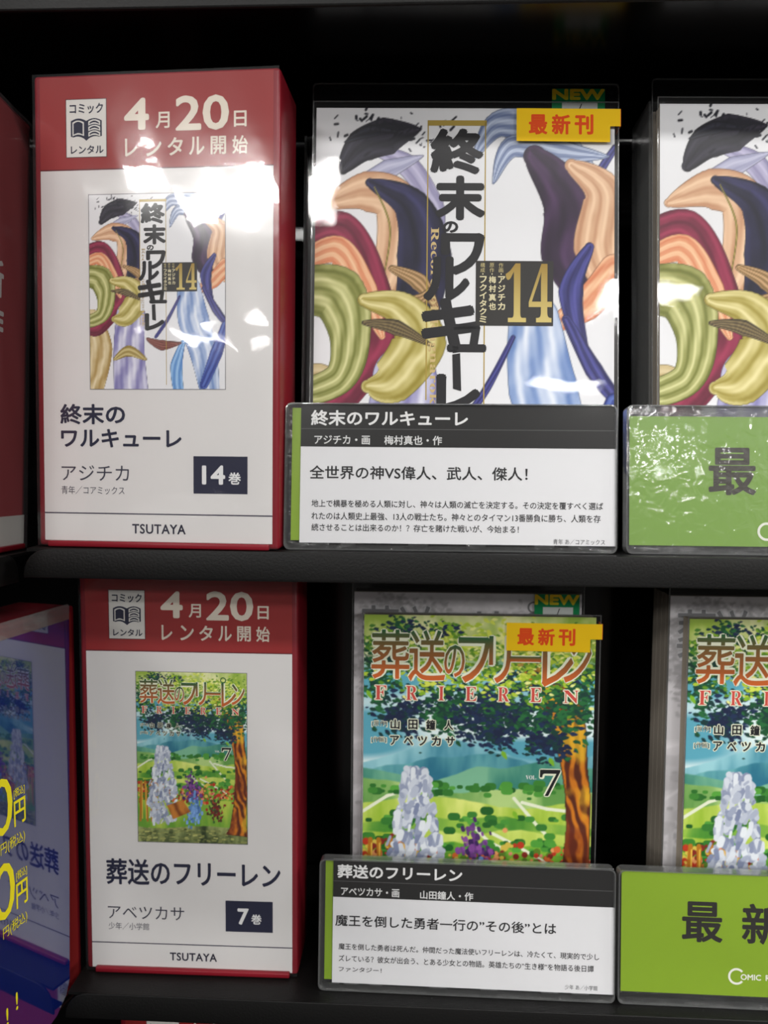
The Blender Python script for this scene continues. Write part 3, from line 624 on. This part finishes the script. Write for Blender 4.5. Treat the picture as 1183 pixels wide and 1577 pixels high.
def sticker_new(parent, x0, x1, z0, z1, y):
    P = Print(y); h = z1-z0
    P.rect(x0, x1, z0, z1, (.02, .52, .30), 0)
    P.text('NEW', x0+.1, x1-.1, z0+h*.55, z1-.1, (.93, .76, .12), 2, bold=.045, col2=(.86, .80, .16))
    P.rect(x0+.19*(x1-x0), x0+.86*(x1-x0), z0, z0+h*.46, (.80, .82, .81), 1)
    P.shape([(x0+.5*(x1-x0), z0+h*.14), (x0+.52*(x1-x0), z0+h*.14), (x0+.57*(x1-x0), z0+h*.4), (x0+.55*(x1-x0), z0+h*.4)], (.1, .1, .12), 3)
    return tag(P.build('new_sticker', parent), 'green sticker with yellow lettering')
def sticker_yel(parent, x0, x1, z0, z1, xt, zt, y):
    P = Print(y); Yc = (.96, .78, .05)
    P.shape([(x0, z0+.4), (x1, z0), (x1, zt), (xt, zt), (xt, z1-.2), (x0, z1)], Yc, 0)
    for i, ch in enumerate('最新刊'):
        w = (x1-x0); a = x0+w*(.13+.245*i); P.text(ch, a, a+w*.20, z0+(z1-z0)*.22, z0+(z1-z0)*.82, (.90, .30, .08), 2, bold=.04)
    s = P.build('latest_issue_sticker', parent)
    G().box(xt, xt+.25, y, y+7, zt, z1-.2).build('sticker_fold', M['orange'], s)
    return tag(s, 'yellow sticker with orange lettering')
M['orange'] = mat('orange_sticker_edge', (.93, .45, .10), .5)

def comic_a(x, y, z, stickers, x0c):
    t = thing('manga_volume', (x, y, z), .0325, .1019)
    G().box(.3, 130.7, .9, 5, .3, 192.6).build('page_block', M['page'], t)
    G().box(0, 131, 0, .8, 0, 193).build('front_cover', M['page'], t)
    cov = [o for o in t.children if o.name.startswith('front_cover')][0]
    link('cover_picture', PIC1, cov)
    P = Print(-.16); letters1(P); P.build('cover_lettering', cov)
    sleeve(t, -1.4, 132.6, 195.5, -1.0, M['sleeve'], .2)
    s = G().box(x0c, 134.6, 5.8, 6.3, .5, 207.5).build('backing_sleeve', M['hard'], t)
    G().ring(rrect(x0c, 134.6,   .5, 207.5, 2), .5, 5.5, 5.8).build('sleeve_seam', M['rim'], s)
    if stickers:
        sticker_new(t, 104.6, 128.2, 193.6, 205.0, 5.3); sticker_yel(t, 87.8, 128.6, 177.3, 192.2, 133.0, 184.3, -1.8)
    return t
def stock(name, x, y, z, yaw, lean, x0, x1, ya, yb, h, n, bm='dark'):
    t = thing(name, (x, y, z), yaw, lean)
    flat_rect_case(t, x0, x1, ya, yb, h)
    for i in range(n):
        w = (yb-ya-2)/n; b = G().box(x0+2, x1-2, ya+1.4+w*i, ya+1.4+w*(i+.9), .6, h-4).build('stored_book', M[bm], t)
    return t
def off(loc, yaw, dx, dy=0): return (loc[0]+dx*MM*math.cos(yaw), loc[1]+dx*MM*math.sin(yaw)+dy*MM, loc[2])
b1 = (-.0465, .3317, Z1)
t = comic_a(*b1, True, -2.4); tag(t, 'ribbon-patterned comic in clear sleeve with yellow and green stickers on upper shelf', 'comic book', 'comics facing out on the upper shelf')
s = stock('clear_stock_case', b1[0], b1[1], b1[2], .0325, .1019, -7.4, 135.6, 18.4, 44, 190, 2)
tag(s, 'clear plastic stock case behind the stickered ribbon-patterned comic', 'plastic case')
b1b = off(b1, .0325, 149.2, -5)
t = comic_a(*b1b, False, -1.6); tag(t, 'ribbon-patterned comic without stickers cut off by the right edge, upper shelf', 'comic book', 'comics facing out on the upper shelf')
s = stock('clear_stock_case', *b1b, .0325, .1019, -1.9, 135.6, 8.5, 33, 199, 3, 'greypage')
tag(s, 'clear plastic stock case behind the comic at the upper right edge', 'plastic case')

def comic_b(x, y, z, stickers):
    t = thing('manga_volume', (x, y, z), .0203, .0202)
    G().box(.3, 111.7, .9, 9, .3, 173.4).build('page_block', M['page'], t)
    cov = G().box(0, 112, 0, .8, 0, 173.8).build('front_cover', M['page'], t)
    link('cover_picture', PIC2, cov)
    P = Print(-.16); letters2(P); P.build('cover_lettering', cov)
    sleeve(t, -1.0, 114.2, 175.2, -.8, M['hard'], .1)
    if stickers: sticker_yel(t, 68.8, 109.1, 157.0, 171.0, 114.6, 163.4, -1.4)
    return t
def grey_b(x, y, z, stickers, n=2):
    t = thing('manga_volume', (x, y, z), .0203, .0202)
    cov = G().box(-5.6, 107.4, 11, 11.8, 0, 183.4).build('front_cover', M['greypage'], t)
    link('cover_picture', GREY2, cov, (-5.6, 11, 0))
    P = Print(10.84); letters2(P, -5.6, 9.8, 113/112., 1, True); P.build('cover_lettering', cov)
    for i in range(n): G().box(-5.2, 107, 12+i*6.5, 12+i*6.5+5.9, .2, 183).build('page_block', M['greypage'], t)
    s = sleeve(t, -6.6, 108.6, 189, 10.3, M['hard'], .1)
    if stickers: sticker_new(t, 83.8, 106.0, 171.5, 183.2, 9.6)
    return t
b2 = (-.0257, .3659, Z2)
tag(comic_b(*b2, True), 'tree landscape comic with yellow sticker standing in front on lower shelf', 'comic book', 'landscape comics on the lower shelf')
tag(grey_b(*b2, True), 'grey-toned comic with green sticker behind the yellow-stickered landscape comic', 'comic book', 'grey comics behind the landscape comics')
b2b = off(b2, .0203, 156.6)
tag(comic_b(*b2b, False), 'tree landscape comic cut off by the right edge, lower shelf', 'comic book', 'landscape comics on the lower shelf')
tag(grey_b(*b2b, False, 4), 'grey-toned comic behind the landscape comic at the right edge', 'comic book', 'grey comics behind the landscape comics')

# ------------------------------------------------------------ caption holders
def holder(name, x, y, z, yaw, lean, m):
    t = thing(name, (x, y, z), yaw, lean)
    W, H = 137.6, 61.4
    rr = rrect(0, W, 0, H, 2.6)
    G().prism(rr, -.9, -.4).build('front_plate', m, t)
    G().ring(rr, .55, -1.1, 4.6).build('clear_rim', M['rim'], t)
    G().prism(rrect(.6, W-.6, .4, H-.6, 2), 4.0, 4.6).build('back_plate', M['smoke'], t)
    g = G().box(1.2, W-1.2, .4, 3.6, .3, 2.2)
    for a, b in ((4, 10), (12, 19), (24, 30), (52, 60), (76, 84), (104, 112), (118, 126)): g.box(a, b, -.2, .4, .4, 3)
    g.build('hinge_rail', M['smoke'], t)
    return t
GRN = (.50, .63, .07)
def caption(name, x, y, z, yaw, lean, title, tr, author, ar, auth2, ar2, head, hr, lines, pub, pr, m):
    t = holder(name, x, y, z, yaw, lean, m)
    G().box(2.6, 130, 1.4, 1.8, 3.9, 59.6).build('green_card', mat('green_card', GRN, .5), t)
    c = G().box(6.4, 137.0, .5, .9, 3.0, 60.9).build('caption_card', mat('caption_card', (.87, .87, .88), .6), t)
    P = Print(.46); P.rect(6.4, 137.0, 43.2, 60.9, (.085, .083, .082), 0); P.rect(6.4, 137.0, 50.6, 50.85, (.33, .33, .33), 1)
    P.text(title, *tr, (.90, .90, .90), 2, bold=.03); P.text(author, *ar, (.86, .86, .86), 2, bold=.02); P.text(auth2, *ar2, (.86, .86, .86), 2, bold=.02)
    P.text(head, *hr, INK, 2, bold=.018)
    for s_, r_ in lines: P.text(s_, *r_, INK, 2, bold=.014)
    P.text(pub, *pr, (.2, .2, .22), 2)
    P.build('printed_lettering', c)
    return t
t = caption('caption_holder', -.0561, .3179, Z1, .0113, .1019, '終末のワルキューレ', (10.6, 76.2, 52, 58.6), 'アジチカ・画', (12.1, 35.4, 44.2, 48), '梅村真也・作', (41.4, 65.5, 44.2, 48.1),
    '全世界の神VS偉人、武人、傑人！', (10.3, 101.1, 29.6, 35.3),
    [('地上で横暴を極める人類に対し、神々は人類の滅亡を決定する。その決定を覆すべく選ば', (11.3, 132.2, 17.9, 21)), ('れたのは人類史上最強、13人の戦士たち。神々とのタイマン13番勝負に勝ち、人類を存', (11.3, 131.2, 12.6, 15.8)), ('続させることは出来るのか！？存亡を賭けた戦いが、今始まる！', (11.4, 97.6, 7.9, 11))],
    '青年 あ／コアミックス', (111.8, 133, 3.5, 5.7), M['hard'])
tag(t, 'clear holder with black-headed caption card on the upper shelf lip, middle', 'caption holder', 'caption holders along the shelf lips')
t = caption('caption_holder', -.0446, .3440, Z2, -.0074, .0854, '葬送のフリーレン', (8.3, 67, 52.2, 58.6), 'アベツカサ・画', (10.1, 37.6, 44.0, 47.9), '山田鐘人・作', (47.4, 72.2, 43.8, 47.7),
    '魔王を倒した勇者一行の”その後”とは', (7.6, 110.8, 29.6, 35),
    [('魔王を倒した勇者は死んだ。仲間だった魔法使いフリーレンは、冷たくて、現実的で少し', (9.3, 130.6, 18.6, 21.6)), ('ズレている？彼女が出会う、とある少女との物語。英雄たちの”生き様”を物語る後日譚', (9.4, 128.2, 13.0, 16.1)), ('ファンタジー！', (9.5, 29.8, 8.3, 10.6))],
    '少年 あ／小学館', (115, 130, 4.6, 6.8), M['hard'])
tag(t, 'clear holder with black-headed caption card on the lower shelf lip, middle', 'caption holder', 'caption holders along the shelf lips')
def green_holder(loc, yaw, lean, m, cz1, kx, kz, ks, lx, lz, label, rot=0):
    t = holder('caption_holder', *loc, yaw, lean, m)
    c = G().box(1.6, 136.4, .5, .9, 5.0 if kz > 26 else 3.6, cz1).build('green_card', mat('green_card', GRN if kz > 26 else (.44, .60, .17), .5), t)
    P = Print(.46)
    for i, ch in enumerate('最新刊'): P.text(ch, kx+27*i, kx+27*i+ks*.99, kz, kz+ks, (.13, .12, .11) if kz > 26 else (.20, .18, .14), 2, bold=.024)
    W_ = (.90, .90, .86); n = 28
    for i in range(n):
        a0, a1 = R(40+i*280/n), R(40+(i+1)*280/n); 
        if i in (): continue
        P.shape([(lx+3.6+r*math.cos(a), lz+3.4+r*math.sin(a)) for r, a in ((3.8, a0), (3.8, a1), (2.8, a1), (2.8, a0))], W_, 2)
    P.text('OMIC', lx+5.4, lx+14.6, lz+1.9, lz+4.6, W_, 3, bold=.03); P.text('R', lx+16.6, lx+18.6, lz+1.9, lz+4.6, W_, 3, bold=.03)
    P.build('printed_lettering', c)
    return tag(t, label, 'caption holder', 'caption holders along the shelf lips')
def onplane(base, yaw, lean, dx): return (base[0]+dx*MM*math.cos(yaw), base[1]+dx*MM*math.sin(yaw), base[2])
green_holder(onplane((-.0561, .3179, Z1), .0113, .1019, 141.3), .0113, .1019, M['hardold'], 56.9, 33.8, 24.6, 19.6, 53.8, 6.4, 'scuffed clear holder with plain green card on the upper shelf lip, right')
green_holder(onplane((-.0446, .3440, Z2), -.0074, .0854, 138.9), -.0074, .0854, M['hard'], 60.6, 29.2, 28.9, 18.6, 50.4, 10.6, 'clear holder with bright green card on the lower shelf lip, right')
